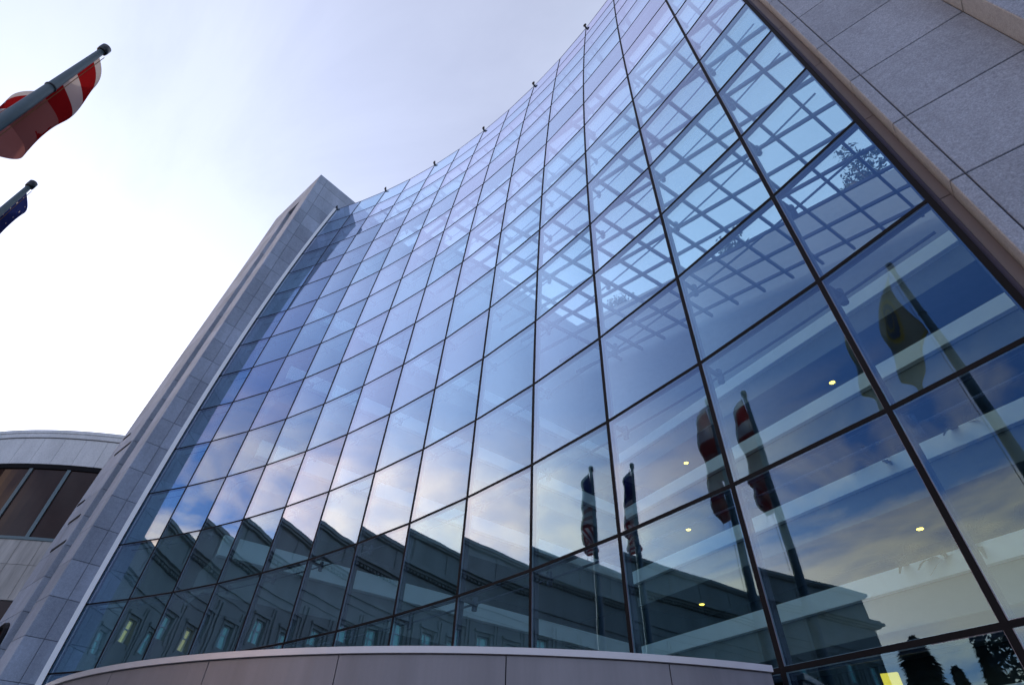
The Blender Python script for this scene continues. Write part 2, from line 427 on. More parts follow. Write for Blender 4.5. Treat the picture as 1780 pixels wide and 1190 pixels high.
# --- curtain wall: sill beam carries panes, mullions and transoms
def sweep_h(mb, j, i0, i1, o0, o1, z0, z1, mi=0, step=0.5):
    rings = []
    n = max(2, int(round((i1 - i0) / step)) + 1)
    for i in np.linspace(i0, i1, n):
        a = Wp(i, j, o0); b = Wp(i, j, o1)
        rings.append([(a[0], a[1], j + z0), (b[0], b[1], j + z0), (b[0], b[1], j + z1), (a[0], a[1], j + z1)])
    mb.strip(rings, mi)
def sweep_v(mb, i, j0, j1, o0, o1, w0, w1, mi=0, step=0.5):
    t = (i - 6.5) * DTH
    tx, ty = math.cos(t), -math.sin(t)
    rings = []
    n = max(2, int(round((j1 - j0) / step)) + 1)
    for j in np.linspace(j0, j1, n):
        a = Wp(i, j, o0); b = Wp(i, j, o1)
        rings.append([(a[0] + w0 * tx, a[1] + w0 * ty, j), (a[0] + w1 * tx, a[1] + w1 * ty, j),
                      (b[0] + w1 * tx, b[1] + w1 * ty, j), (b[0] + w0 * tx, b[1] + w0 * ty, j)])
    mb.strip(rings, mi)

mb = MB()
sweep_h(mb, ROWS[0], 0, 12.7, -0.2, 0.05, -0.1, 0.04)
CW = mb.build("curtain_wall", 'black', B)
CW['label'] = "concave wall of blue glass panes in thin dark frames"

HALF = 0.0145
def proj(P):
    d = np.array(P) - np.array(CAM)
    q = d @ np.array(RM)
    if q[2] > -0.05: return None
    return np.array([890 + 933.97 * q[0] / -q[2], 595 - 933.97 * q[1] / -q[2]])
panes = []
for a in range(len(COLS) - 1):
    for b in range(len(ROWS) - 1):
        i0, i1, j0, j1 = COLS[a], COLS[a + 1], ROWS[b], ROWS[b + 1]
        pc = [proj(Wp(i, j)) for i, j in ((i0, j0), (i1, j0), (i1, j1), (i0, j1))]
        area = 0.0
        if all(q is not None for q in pc):
            pc = [np.clip(q, (0, 0), (1780, 1190)) for q in pc]
            area = 0.5 * abs(sum(pc[k][0] * pc[(k + 1) % 4][1] - pc[(k + 1) % 4][0] * pc[k][1] for k in range(4)))
        panes.append((area, i0, i1, j0, j1))
panes.sort(key=lambda q: -q[0])
def pane_into(mb, i0, i1, j0, j1):
    P = [Wp(i0, j0), Wp(i1, j0), Wp(i1, j1), Wp(i0, j1)]
    h = (P[1] - P[0]) / np.linalg.norm(P[1] - P[0]); v = (P[3] - P[0]) / np.linalg.norm(P[3] - P[0])
    n = np.cross(h, v); n /= np.linalg.norm(n)
    if n[1] > 0: n = -n
    e = HALF - 0.006
    P = [P[0] + e * h + e * v, P[1] - e * h + e * v, P[2] - e * h - e * v, P[3] + e * h - e * v]
    # toughened panes are never set perfectly true: a milliradian or two of tilt each
    tl = rng.normal(0, 0.0011, 2)
    c = sum(P) / 4
    P = [p + n * (tl[0] * ((p - c) @ h) + tl[1] * ((p - c) @ v)) for p in P]
    Q = [p - 0.022 * n for p in P]
    k = len(mb.v)
    mb.v += [tuple(p) for p in P] + [tuple(p) for p in Q]
    mb.f.append((k, k + 1, k + 2, k + 3)); mb.m.append(0)
    mb.f.append((k + 7, k + 6, k + 5, k + 4)); mb.m.append(1)
    for a in range(4):
        c = (a + 1) % 4
        mb.f.append((k + a, k + 4 + a, k + 4 + c, k + c)); mb.m.append(2)
for k, (ar, i0, i1, j0, j1) in enumerate(panes[:100]):
    mb = MB(); pane_into(mb, i0, i1, j0, j1)
    mb.build("glass_pane", ['glass', 'glass_back', 'gasket'], CW)
mb = MB()
for (ar, i0, i1, j0, j1) in panes[100:]:
    pane_into(mb, i0, i1, j0, j1)
tag(mb.build("glass_panes", ['glass', 'glass_back', 'gasket'], CW), kind='stuff')

for i in COLS:
    mb = MB()
    if i == 0: w0, w1 = -0.004, 0.02
    elif i > 12.5: w0, w1 = -0.016, 0.014
    else: w0, w1 = -HALF, HALF
    sweep_v(mb, i, ROWS[0], ROWS[-1], 0.001, 0.005, w0, w1, 0)
    if 0 < i < 12.5:
        sweep_v(mb, i, ROWS[0], ROWS[-1], -0.014, 0.0005, -HALF - 0.003, HALF + 0.003, 1)
        sweep_v(mb, i, ROWS[0], 13.2, -0.07, -0.03, -0.022, 0.022, 2)
    else:
        sweep_v(mb, i, ROWS[0], 13.2, -0.16, -0.03, -0.03, 0.03, 2)
    mb.build("mullion", ['black', 'gasket', 'steel'], CW)
for j in ROWS[1:]:
    mb = MB()
    top = j > 13
    for a in range(len(COLS) - 1):
        i0, i1 = COLS[a], COLS[a + 1]
        e = 0.0145 / (RAD * DTH)
        t = 0.6 if top or j == 12.85 else 1.0
        sweep_h(mb, j, i0 + e, i1 - e, 0.0008, 0.0045, -0.0125 * t, 0.0125 * t, 0, step=1.0)
        if not top:
            sweep_h(mb, j, i0 + e * 1.4, i1 - e * 1.4, -0.012, 0.0, -0.0155, 0.0155, 1, step=1.0)
            if j < 12.5:
                sweep_h(mb, j, i0 + e * 1.6, i1 - e * 1.6, -0.05, -0.032, -0.024, 0.010, 2, step=1.0)
    mb.build("transom", ['black', 'gasket', 'steel'], CW)
# tension rods and node brackets behind the glass
for j in range(0, 13):
    mb = MB()
    mb.tube([Wp(i, j - 0.02, -0.22) for i in np.arange(0.1, 12.7, 0.5)], 0.010, 6)
    mb.build("tension_rod", 'steel', CW)
mb = MB()
for i in range(1, 13):
    for j in range(0, 13):
        a = Wp(i, j - 0.01, -0.09); b = Wp(i, j - 0.02, -0.25)
        mb.tube([a, b], 0.02, 8)
        mb.tube([Wp(i, j - 0.08, -0.22), Wp(i, j + 0.04, -0.22)], 0.026, 8)
tag(mb.build("node_bracket", 'steel', CW), kind='stuff')
# rope anchors on the top edge
for i in (0.03, 2, 4, 6, 8, 10, 12):
    mb = MB()
    p = Wp(i, 13.85, 0.02)
    mb.box(p[0] - 0.018, p[0] + 0.018, p[1] - 0.02, p[1] + 0.02, 13.84, 13.93)
    ring = []
    for q in np.arange(13) * 2 * math.pi / 12:
        ring.append((p[0] + 0.036 * math.cos(q), p[1] - 0.03, 13.96 + 0.036 * math.sin(q)))
    mb.tube(ring, 0.012, 6)
    mb.tube([(p[0] - 0.04, p[1] - 0.02, 13.93), (p[0] + 0.04, p[1] - 0.02, 13.93)], 0.014, 8)
    mb.build("rope_anchor", 'cap', CW)

# --- left stone tower
TX0, TX1 = -6.25, -9.08
TTOP = 14.9
def tower_ring(j, inset=0.0):
    yb = 24.0
    y = yc(j) + inset
    return [(TX0 - inset, y, j), (TX0 - inset, yb, j), (TX1 + inset, yb, j), (TX1 + inset, y, j)]
def slab(mb, c, n, gap, th, mi=0):
    """granite slab proud of its backing: c = 4 corners in order, n = outward normal"""
    c = [np.array(q, float) for q in c]
    h = (c[1] - c[0]) / np.linalg.norm(c[1] - c[0]); v = (c[3] - c[0]) / np.linalg.norm(c[3] - c[0])
    n = np.array(n, float)
    P = [c[0] + gap * (h + v), c[1] + gap * (-h + v), c[2] + gap * (-h - v), c[3] + gap * (h - v)]
    b = 0.004
    Q = [p - n * th for p in P]
    mid = [P[0] + b * (h + v), P[1] + b * (-h + v), P[2] + b * (-h - v), P[3] + b * (h - v)]
    k = len(mb.v)
    for ring in (Q, [p - n * b for p in P], mid): mb.v += [tuple(p) for p in ring]
    for r in range(2):
        for a in range(4):
            e = (a + 1) % 4
            mb.f.append((k + r * 4 + a, k + r * 4 + e, k + (r + 1) * 4 + e, k + (r + 1) * 4 + a)); mb.m.append(mi)
    mb.f.append((k + 8, k + 9, k + 10, k + 11)); mb.m.append(mi)

mb = MB()
js = list(np.linspace(-2.6, TTOP - 0.02, 40))
SL0, SL1, SLTOP = -6.93, -7.64, 13.885
# backing: two solid blocks either side of the recessed slot, and a cap block above it
def block(x0, x1, jl, jh, yfun, yb, mi=1):
    rings = []
    for j in np.linspace(jl, jh, max(3, int((jh - jl) / 0.4))):
        rings.append([(x0, yfun(j), j), (x0, yb, j), (x1, yb, j), (x1, yfun(j), j)])
    mb.strip(rings, mi)
IN = 0.03
block(TX0 - IN, SL0 + 0.03, -2.6, TTOP - 0.03, lambda j: yc(j) + IN, 24)
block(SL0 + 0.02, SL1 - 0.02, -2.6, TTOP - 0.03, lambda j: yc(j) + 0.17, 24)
block(SL1 - 0.03, TX1 + IN, -2.6, TTOP - 0.03, lambda j: yc(j) + IN, 24)
block(SL0 + 0.028, SL1 - 0.028, 13.885, TTOP - 0.03, lambda j: yc(j) + IN, 16.9, 0)
levels = [1.015 + 0.585 * k for k in range(-6, 24)]
levels = [q for q in levels if q < TTOP - 0.1] + [TTOP]
for a in range(len(levels) - 1):
    l0, l1 = levels[a], levels[a + 1]
    # side facing the glass (+x): two slabs, the inner one running behind the glass edge
    for (f0, f1) in ((lambda j: yc(j), lambda j: yc(j) + 0.27), (lambda j: yc(j) + 0.27, lambda j: prof(j) + 16.6)):
        slab(mb, [(TX0, f0(l0), l0), (TX0, f1(l0), l0), (TX0, f1(l1), l1), (TX0, f0(l1), l1)], (1, 0, 0), 0.0032, 0.03)
    if l1 > 12.6:
        slab(mb, [(TX0, prof(l0) + 16.6, l0), (TX0, prof(l0) + 18.2, l0), (TX0, prof(l1) + 18.2, l1), (TX0, prof(l1) + 16.6, l1)], (1, 0, 0), 0.0032, 0.03)
    # street side (-y)
    spans = [(TX0, SL0), (SL1, -8.36), (-8.36, TX1)]
    if l0 > SLTOP - 0.3: spans = [(TX0, SL0), (SL0, SL1), (SL1, -8.36), (-8.36, TX1)]
    for (x0, x1) in spans:
        slab(mb, [(x0, yc(l0), l0), (x1, yc(l0), l0), (x1, yc(l1), l1), (x0, yc(l1), l1)], (0, -1, 0), 0.0032, 0.03)
    # dark side of the slot
    if l0 <= SLTOP - 0.3:
        slab(mb, [(SL1, yc(l0) + 0.004, l0), (SL1, yc(l0) + 0.168, l0), (SL1, yc(l1) + 0.168, l1), (SL1, yc(l1) + 0.004, l1)], (1, 0, 0), 0.004, 0.026)
        slab(mb, [(SL0, yc(l0) + 0.155, l0), (SL1, yc(l0) + 0.155, l0), (SL1, yc(l1) + 0.155, l1), (SL0, yc(l1) + 0.155, l1)], (0, -1, 0), 0.006, 0.014)
mb.box(TX1 + 0.02, TX0 - 0.02, yc(TTOP) + 0.02, 24, TTOP - 0.03, TTOP + 0.0, 1)
TW = mb.build("stone_tower", ['granite', 'mortar'], B)
TW['label'] = "tall slab clad granite tower with a vertical slot at the left edge"
mb = MB()
for z in (1.62, 2.75, 3.35):   # narrow louvred vents in the street face
    pass
for (jv, x0, x1) in ((2.27, -7.72, -8.55), (2.86, -7.95, -8.62), (3.36, -8.55, -8.95), (4.5, -7.72, -8.6), (5.02, -8.45, -8.85)):
    v = MB()
    v.box(x1, x0, yc(jv) - 0.004, yc(jv) + 0.05, jv - 0.035, jv + 0.03, 0)
    for k in range(4):
        zz_ = jv - 0.03 + 0.016 * k
        v.box(x1 + 0.01, x0 - 0.01, yc(jv) - 0.012, yc(jv) - 0.004, zz_, zz_ + 0.007, 1)
    v.build("vent", ['black', 'mortar'], TW)
v = MB()
ring0 = []; ring1 = []
for q in np.arange(25) * 2 * math.pi / 24:
    ring0.append((-8.1 + 0.42 * math.cos(q), yc(0.5) - 0.012, 0.42 + 0.42 * math.sin(q)))
v.tube(ring0, 0.05, 8)
v.quad([(-8.1 + 0.40 * math.cos(q), yc(0.5) - 0.01, 0.42 + 0.40 * math.sin(q)) for q in np.arange(24) * 2 * math.pi / 24], 1)
v.build("round_window", ['black', 'brown_glass'], TW)
# bright metal reveal along the glass
mb = MB()
rings = []
for j in np.linspace(-2.45, 13.86, 40):
    y = prof(j) + 15.99
    rings.append([(-6.249, y - 0.085, j), (-6.24, y - 0.085, j), (-6.205, y - 0.012, j), (-6.249, y - 0.012, j)])
mb.strip(rings)
mb.build("edge_trim", 'white_metal', B)

# --- right stone pier
PX0, PX1, PX2 = 6.075, 6.756, 9.5
mb = MB()
def pierblock(x0, x1, dy, th_y):
    rings = []
    for j in np.linspace(-2.6, 15.2, 44):
        y = prof(j) + dy
        rings.append([(x0, y, j), (x1, y, j), (x1, y + th_y, j), (x0, y + th_y, j)])
    mb.strip(rings, 1)
pierblock(PX0 + 0.02, PX1 + 0.1, 16.02, 0.2)
pierblock(PX1 + 0.02, PX2, 15.85, 0.37)
lv = [0.967 + 0.677 * k for k in range(-6, 22)]
for a in range(len(lv) - 1):
    l0, l1 = lv[a], lv[a + 1]
    y0, y1 = prof(l0) + 16.0, prof(l1) + 16.0
    for (x0, x1) in ((PX0, 6.146), (6.146, PX1)):
        slab(mb, [(x0, y0, l0), (x1, y0, l0), (x1, y1, l1), (x0, y1, l1)], (0, -1, 0), 0.0035, 0.02)
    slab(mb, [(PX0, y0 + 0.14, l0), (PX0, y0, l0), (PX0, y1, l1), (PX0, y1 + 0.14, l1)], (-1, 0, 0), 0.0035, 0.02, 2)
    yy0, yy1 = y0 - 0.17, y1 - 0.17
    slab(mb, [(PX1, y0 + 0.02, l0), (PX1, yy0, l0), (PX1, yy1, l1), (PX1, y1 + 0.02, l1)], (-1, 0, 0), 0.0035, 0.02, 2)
    for (x0, x1) in ((PX1, 7.6), (7.6, 8.5), (8.5, PX2)):
        slab(mb, [(x0, yy0, l0), (x1, yy0, l0), (x1, yy1, l1), (x0, yy1, l1)], (0, -1, 0), 0.0035, 0.02)
M['granite_warm_lit'] = granite("return_granite_lit", (0.36, 0.34, 0.315), 0.22, 0.05)  # pier granite with warm low-sun light on these faces put into its colour
PR = mb.build("stone_pier", ['granite_pier', 'mortar', 'granite_warm_lit'], B)
PR['label'] = "rough granite slab pier at the right edge"
mb = MB()
for k in range(len(lv) - 1):
    l0, l1 = -2.45 + k * 1.0, -2.45 + (k + 1) * 1.0 - 0.006
    if l0 > 14: break
    l0, l1 = -3 + k, -3 + k + 0.994
    rings = []
    for j in np.linspace(l0, l1, 4):
        y = prof(j) + 16.125
        rings.append([(5.99, y, j), (6.073, y, j), (6.073, y + 0.05, j), (5.99, y + 0.05, j)])
    mb.strip(rings)
mb.build("metal_jamb", 'bronze', B)

# --- entrance canopy: convex drum in front of the glass
CC, CR = np.array([0.875, 18.565]), 4.063
def cpt(a, r, z):
    q = math.radians(a)
    return (CC[0] + r * math.cos(q), CC[1] + r * math.sin(q), z)
def arc_prism(mb, a0, a1, r0, r1, z0, z1, mi=0, step=1.5):
    n = max(2, int((a1 - a0) / step) + 1)
    mb.strip([[cpt(a, r0, z0), cpt(a, r1, z0), cpt(a, r1, z1), cpt(a, r0, z1)] for a in np.linspace(a0, a1, n)], mi)
mb = MB()
arc_prism(mb, -149, -31, 3.5, 4.03, -1.36, -1.03)
CA = mb.build("entrance_canopy", 'black', B)
CA['label'] = "curved brown grey canopy band over the entrance"
jn = [-31.0, -38.6, -49.3, -60.4, -70.6, -81.2, -91.9, -102.6, -113.3, -124, -134.7, -149]
for a in range(len(jn) - 1):
    m = MB()
    arc_prism(m, jn[a + 1] + 0.035, jn[a] - 0.035, 4.03, CR, -1.40, -1.032)
    m.build("fascia_panel", 'canopy', CA)
m = MB(); arc_prism(m, -149, -31, 3.9, CR + 0.016, -1.028, -1.0)
m.build("coping", 'trim', CA)
m = MB(); arc_prism(m, -149, -31, 3.2, 3.22, ZG, -1.36)
m.build("lobby_glazing", 'win_dark', CA)
m = MB()
m.quad([cpt(a, 3.95, -1.06) for a in np.linspace(-149, -31, 60)])
m.build("canopy_roof", 'bronze', CA)

# --- atrium roof: horizontal glazed grid at level 13
ZR = 13.0
def wallL(y): return -4.4 - 0.194 * (28.9 - y)     # inner face of the left wing
roofm = MB()
arc = []
for i in np.linspace(0.4, 12.9, 26):
    q = Wp(i, ZR); arc.append((q[0], q[1] + 0.98, ZR + 0.12))
poly = arc + [(11.5, 18.6, ZR + 0.12), (11.5, 29.6, ZR + 0.12), (-4.4, 28.9, ZR + 0.12)]
roofm.quad(poly)
AR = roofm.build("atrium_roof", 'roof_glass', B)
AR['label'] = "glazed atrium roof on a square grid of steel beams"
def front(x): return math.sqrt(max(RAD ** 2 - min(abs(x), 16) ** 2, 1)) + prof(ZR) + 0.95
for k in range(-10, 7):
    pts = []
    for y in np.linspace(17.5, 29.0, 47):
        x = 5.43 + k + 0.285 * (y - 21.53)
        if x > wallL(y) and x < 11.4 and y > front(x): pts.append((x, y, ZR))
    if len(pts) < 3: continue
    m = MB()
    m.strip([[(p[0] - 0.042, p[1], ZR - 0.09), (p[0] + 0.042, p[1], ZR - 0.09), (p[0] + 0.042, p[1], ZR + 0.05), (p[0] - 0.042, p[1], ZR + 0.05)] for p in (pts[0], pts[-1])])
    m.build("roof_beam", 'steel', AR)
for k in range(-1, 9):
    y = 20.58 + 0.995 * k
    xs = [x for x in np.linspace(-7, 11.4, 120) if x > wallL(y) and y > front(x)]
    if len(xs) < 3: continue
    m = MB()
    m.box(xs[0], xs[-1], y - 0.038, y + 0.038, ZR - 0.075, ZR + 0.04)
    m.build("roof_beam", 'steel', AR)
m = MB()
m.strip([[(Wp(i, ZR)[0], Wp(i, ZR)[1] + 0.86, ZR - 0.16), (Wp(i, ZR)[0], Wp(i, ZR)[1] + 1.22, ZR - 0.16),
          (Wp(i, ZR)[0], Wp(i, ZR)[1] + 1.22, ZR + 0.1), (Wp(i, ZR)[0], Wp(i, ZR)[1] + 0.86, ZR + 0.1)] for i in np.linspace(0.1, 12.9, 26)])
m.build("edge_beam", 'steel', AR)
for i in range(1, 13):
    m = MB()
    a = Wp(i, ZR - 0.1, -0.2); b = Wp(i, ZR - 0.1); b = (b[0], b[1] + 0.9, ZR - 0.1)
    m.tube([a, b], 0.035, 8)
    m.tube([Wp(i, ZR - 1.1, -0.2), b], 0.03, 8)
    m.build("roof_strut", 'steel', AR)

# --- upper wings beyond the atrium roof
def wall_between(name, pa, pb, z0, z1, th, mats, parent, coping=None):
    a = np.array(pa, float); b = np.array(pb, float)
    d = (b - a) / np.linalg.norm(b - a); n = np.array([-d[1], d[0]])
    m = MB()
    q = [a, b, b + n * th, a + n * th]
    m.hexa([(p[0], p[1], z0) for p in q], [(p[0], p[1], z1) for p in q])
    if coping:
        q = [a - n * 0.12 - d * 0.1, b - n * 0.12 + d * 0.1, b + n * (th + 0.1), a + n * (th + 0.1)]
        m.hexa([(p[0], p[1], z1 + 0.002) for p in q], [(p[0], p[1], z1 + coping) for p in q])
    return m.build(name, mats, parent)
wall_between("upper_wall", (12.5, 29.6), (-4.4, 28.95), 8.72, 16.05, -1.2, 'grey_int', B, 0.15)
wall_between("upper_wall", (-4.30, 29.5), (-5.98, 20.8), 8.72, 16.05, -1.2, 'grey_int', B, 0.15)
wall_between("upper_wall", (-5.99, 20.75), (-6.72, 17.0), 8.72, 13.3, -0.4, 'grey_int', B)
wall_between("side_wall", (11.6, 16.9), (11.6, 30.2), ZG, 16.0, -0.5, 'grey_int', B)
wall_between("side_wall", (9.4, 17.4), (11.6, 17.4), ZG, 13.4, 0.3, 'grey_int', B)

# --- interior balconies on the two atrium walls
dR = np.array([math.cos(math.radians(-18.5)), math.sin(math.radians(-18.5))]); nR = np.array([math.sin(math.radians(18.5)), math.cos(math.radians(18.5))])
dL = np.array([math.cos(math.radians(79)), math.sin(math.radians(79))]); nL = np.array([-dL[1], dL[0]])
corner = np.array([-2.87, 28.5])
def balcony(a, d, n, length, T, s0=0.0):
    def bx(mb, f0, f1, z0, z1, e0=0.0, e1=0.0):
        p = [a + d * (s0 + e0) + n * f0, a + d * (length + e1) + n * f0, a + d * (length + e1) + n * f1, a + d * (s0 + e0) + n * f1]
        mb.hexa([(q[0], q[1], z0) for q in p], [(q[0], q[1], z1) for q in p])
    m = MB(); bx(m, 0.16, 3.0, T - 0.97, T - 0.36)
    o = m.build("balcony", 'ceil', B)
    m = MB(); bx(m, 0.0, 0.14, T - 0.36, T); m.build("parapet", 'white_int', o)
    m = MB(); bx(m, 0.06, 0.155, T - 0.99, T - 0.75); m.build("slab_edge", 'ceil', o)
    return o
TL = [8.4 - 2.03 * k for k in range(5)]
for T in TL:
    balcony(corner, dR, nR, 14.5, T)
    balcony(corner - dL * 11.4, dL, nL, 11.4, T)
def office_front(a, d, n, length, off, ztop):
    m = MB()
    p0 = a + n * off; p1 = a + d * length + n * off
    q = [p0, p1, p1 + n * 0.1, p0 + n * 0.1]
    m.hexa([(t[0], t[1], ZG) for t in q], [(t[0], t[1], ztop) for t in q])
    return m.build("office_front", 'dark_int', B)
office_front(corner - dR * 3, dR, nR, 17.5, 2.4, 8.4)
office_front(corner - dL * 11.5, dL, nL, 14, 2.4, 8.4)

# closed shell of the office floors behind the fronts
m = MB()
pl = [(-9.0, 17.5), (-6.7, 17.5), (-4.35, 29.0), (13.0, 29.65), (13.0, 33.5), (-9.0, 33.5)]
m.strip([[(x, y, z) for x, y in pl] for z in (8.56, 8.71)])
m.box(-9.2, 13.2, 33.3, 33.6, ZG, 8.55)
m.box(-9.25, -8.95, 24.1, 33.29, ZG, 8.55)
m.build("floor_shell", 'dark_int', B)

# ------------------------------------------------------------------ ceiling downlights under the balconies
spots = [((4.36, 27.37, 7.43), "yellow downlight between the red barred flag and pale flag reflections, highest on the right"),
         ((4.70, 27.30, 5.40), "yellow downlight partly hidden under a transom, middle of the three on the right"),
         ((-0.60, 28.82, 7.43), "yellow downlight left of the reflected red barred flag, highest of the left trio"),
         ((-1.07, 29.05, 5.40), "yellow downlight in the pale cloud reflection above the dark roofline, middle of left trio"),
         ((-1.27, 29.41, 3.37), "yellow downlight seen through the dark reflected building, lowest of the left trio"),
         ((4.66, 27.42, 3.37), "yellow downlight above the balcony palms, lowest of the three on the right")]
proto = None
for (x, y, z), lab in spots:
    if proto is None:
        proto = empty("downlight", (x, y, z), lab, "ceiling light", "ceiling downlights under the balconies")
        m = MB()
        m.strip([[(x + 0.062 * math.cos(q), y + 0.062 * math.sin(q), z - h) for q in np.arange(20) * 2 * math.pi / 20] for h in (0.0, 0.03)])
        m.build("bulb", 'lamp', proto)
        m = MB()
        m.tube([(x + 0.075 * math.cos(q), y + 0.075 * math.sin(q), z - 0.01) for q in np.arange(21) * 2 * math.pi / 20], 0.013, 6)
        m.build("trim_ring", 'white_int', proto)
    else:
        o = copy_tree(proto); o.location = U(x, y, z); o['label'] = lab

# ------------------------------------------------------------------ lobby banner
m = MB()
m.box(4.29, 4.42, 19.45, 19.5, ZG, -0.55)
tag(m.build("yellow_banner", 'yellow', loc=(4.35, 19.47, ZG)), "bright yellow panel standing in the lobby behind the lowest glass", "banner")

# ------------------------------------------------------------------ plants
def leaf_cloud(mb, centre, rad, n, size, squash=1.0, core=0.25, seed=0, clumps=14, mi=0):
    r = np.random.default_rng(seed)
    cl = []
    for _ in range(clumps):
        d = r.normal(size=3); d /= np.linalg.norm(d)
        cl.append((np.array(centre) + d * rad * r.uniform(core, 0.9) * np.array([1, 1, squash]), rad * r.uniform(0.22, 0.45)))
    for _ in range(n):
        c, cr_ = cl[r.integers(len(cl))]
        d = r.normal(size=3); d /= np.linalg.norm(d)
        p = c + d * cr_ * r.uniform(0.3, 1.0) ** 0.6
        a = r.normal(size=3); a /= np.linalg.norm(a); b = np.cross(a, r.normal(size=3)); b /= np.linalg.norm(b)
        s = size * r.uniform(0.6, 1.4)
        mb.quad([p - a * s, p - b * s * 0.45, p + a * s, p + b * s * 0.45], mi)

def broad_tree(x, y, zb, h, w, label, seed, group=None, leaf='leaf', n=1500, size=0.10):
    o = empty("broadleaf_tree", (x, y, zb), label, "tree", group)
    r = np.random.default_rng(seed)
    t = MB()
    t.tube([(x, y, zb - 0.05), (x + 0.02, y, zb + h * 0.35), (x + 0.05, y + 0.02, zb + h * 0.7)], [w * 0.07, w * 0.05, w * 0.02], 8)
    for k in range(7):
        a = r.uniform(0, 6.28); z = zb + h * r.uniform(0.3, 0.6)
        t.tube([(x, y, z), (x + w * 0.4 * math.cos(a), y + w * 0.4 * math.sin(a), z + h * r.uniform(0.15, 0.35))], [w * 0.03, w * 0.01], 6)
    t.build("trunk", 'bark', o)
    c = MB(); leaf_cloud(c, (x, y, zb + h * 0.66), w * 0.62, n, size, squash=h * 0.42 / (w * 0.62), seed=seed, clumps=20)
    c.build("crown", leaf, o)
    return o
# roof-terrace trees seen through the atrium roof
gt = "small trees on the roof terrace"
broad_tree(8.35, 30.6, 16.1, 2.7, 2.0, "leafy terrace tree above the dark parapet in the top right glass pane, biggest of three", 3, gt, n=1100, size=0.085)
broad_tree(3.0, 30.6, 16.1, 2.3, 1.6, "small terrace tree above the parapet, seen through the second pane from the right frame", 5, gt, n=800, size=0.085)
broad_tree(-2.8, 30.4, 16.1, 2.0, 1.3, "little terrace tree at the inner corner of the atrium roof edge", 8, gt, n=700, size=0.08)

def palm(x, y, z, label, seed, group):
    o = empty("potted_plant", (x, y, z), label, "plant", group)
    m = MB(); m.strip([[(x + rr * math.cos(q), y + rr * math.sin(q), z + h) for q in np.arange(12) * 2 * math.pi / 12] for rr, h in ((0.13, 0.0), (0.17, 0.22))])
    m.build("pot", 'clay', o)
    m = MB(); r = np.random.default_rng(seed)
    for k in range(24):
        a = r.uniform(0, 6.28); ln = r.uniform(0.55, 0.95); up = r.uniform(0.3, 0.75)
        prev = None
        for s_ in np.linspace(0, 1, 6):
            px, py = x + math.cos(a) * ln * s_, y + math.sin(a) * ln * s_
            pz = z + 0.22 + up * s_ * 1.5 - 0.75 * ln * s_ * s_ * 1.2
            w = 0.055 * (1 - abs(2 * s_ - 0.8) / 1.3) + 0.008
            cur = ((px - math.sin(a) * w, py + math.cos(a) * w, pz), (px + math.sin(a) * w, py - math.cos(a) * w, pz + 0.01))
            if prev: m.quad([prev[0], prev[1], cur[1], cur[0]])
            prev = cur
    m.build("fronds", 'leaf_dark', o)
gp = "palm plants along the balcony parapets"
def onpar(x, T): 
    y = corner[1] + dR[1] / dR[0] * (x - corner[0])
    return (x + nR[0] * 0.33, y + nR[1] * 0.33, T - 0.36)
palm(*onpar(4.2, TL[3]), "palm plant at the left end of the row beside the reflected flagpole, lower balcony", 1, gp)
palm(*onpar(4.75, TL[3]), "palm plant drooping over the lower balcony parapet, middle of its row", 2, gp)
palm(*onpar(5.3, TL[3]), "palm plant on the lower balcony nearest the right mullion", 3, gp)
palm(*onpar(5.95, TL[3]), "palm plant on the lower balcony in the glass bay touching the right frame edge", 4, gp)
palm(*onpar(6.1, TL[2]), "palm plant on the upper balcony behind the big flag's pole reflection", 5, gp)
palm(*onpar(4.6, TL[2]), "palm plant on the upper balcony left of the big flag's reflection", 6, gp)

# ------------------------------------------------------------------ curved building at the far left
DC, DR = np.array([-22.835, 23.063]), 10.725
def dpt(a, r, z):
    q = math.radians(a); return (DC[0] + r * math.cos(q), DC[1] + r * math.sin(q), z)
def drum(mb, a0, a1, r0, r1, z0, z1, mi=0, step=1.2):
    n = max(2, int((a1 - a0) / step) + 1)
    mb.strip([[dpt(a, r0, z0), dpt(a, r1, z0), dpt(a, r1, z1), dpt(a, r0, z1)] for a in np.linspace(a0, a1, n)], mi)
A0, A1 = -92, 20
D = empty("curved_building", (-22.8, 23.06, ZG), "low round stone building with a dark ribbon window behind the tower", "building")
m = MB(); drum(m, A0, A1, 9.6, DR - 0.06, ZG, 7.4)
m.build("core_wall", 'mortar', D)
m = MB()
a = A0
while a < A1 - 1:
    drum(m, a + 0.03, a + 3.47, DR - 0.06, DR, 6.52, 7.42, 0); a += 3.5
m.build("upper_spandrel", 'marble', D)
m = MB(); drum(m, A0, A1, DR - 0.3, DR + 0.035, 7.45, 7.60); drum(m, A0, A1, DR - 0.3, DR + 0.06, 7.602, 7.714)
m.build("cornice", 'marble', D)
m = MB(); drum(m, A0, A1, DR - 0.06, DR + 0.0, 6.36, 6.515); m.build("window_head", 'black', D)
m = MB(); drum(m, A0, A1, DR - 0.059, DR - 0.045, 4.25, 6.36); RW = m.build("ribbon_window", 'brown_glass', D)
a = -48.9 - 6.1 * 7
while a < A1:
    m = MB(); drum(m, a - 0.28, a + 0.28, DR - 0.044, DR - 0.005, 4.25, 6.36, step=0.3); m.build("mullion", 'teal_metal', RW); a += 6.1
m = MB(); drum(m, A0, A1, DR - 0.06, DR + 0.03, 4.17, 4.25); m.build("window_sill", 'teal_metal', D)
m = MB()
a = A0
while a < A1 - 1:
    drum(m, a + 0.03, a + 3.02, DR - 0.06, DR, 3.505, 4.165); drum(m, a + 0.03, a + 3.02, DR - 0.06, DR, 2.6, 3.495); a += 3.05
m.build("lower_spandrel", 'stained', D)
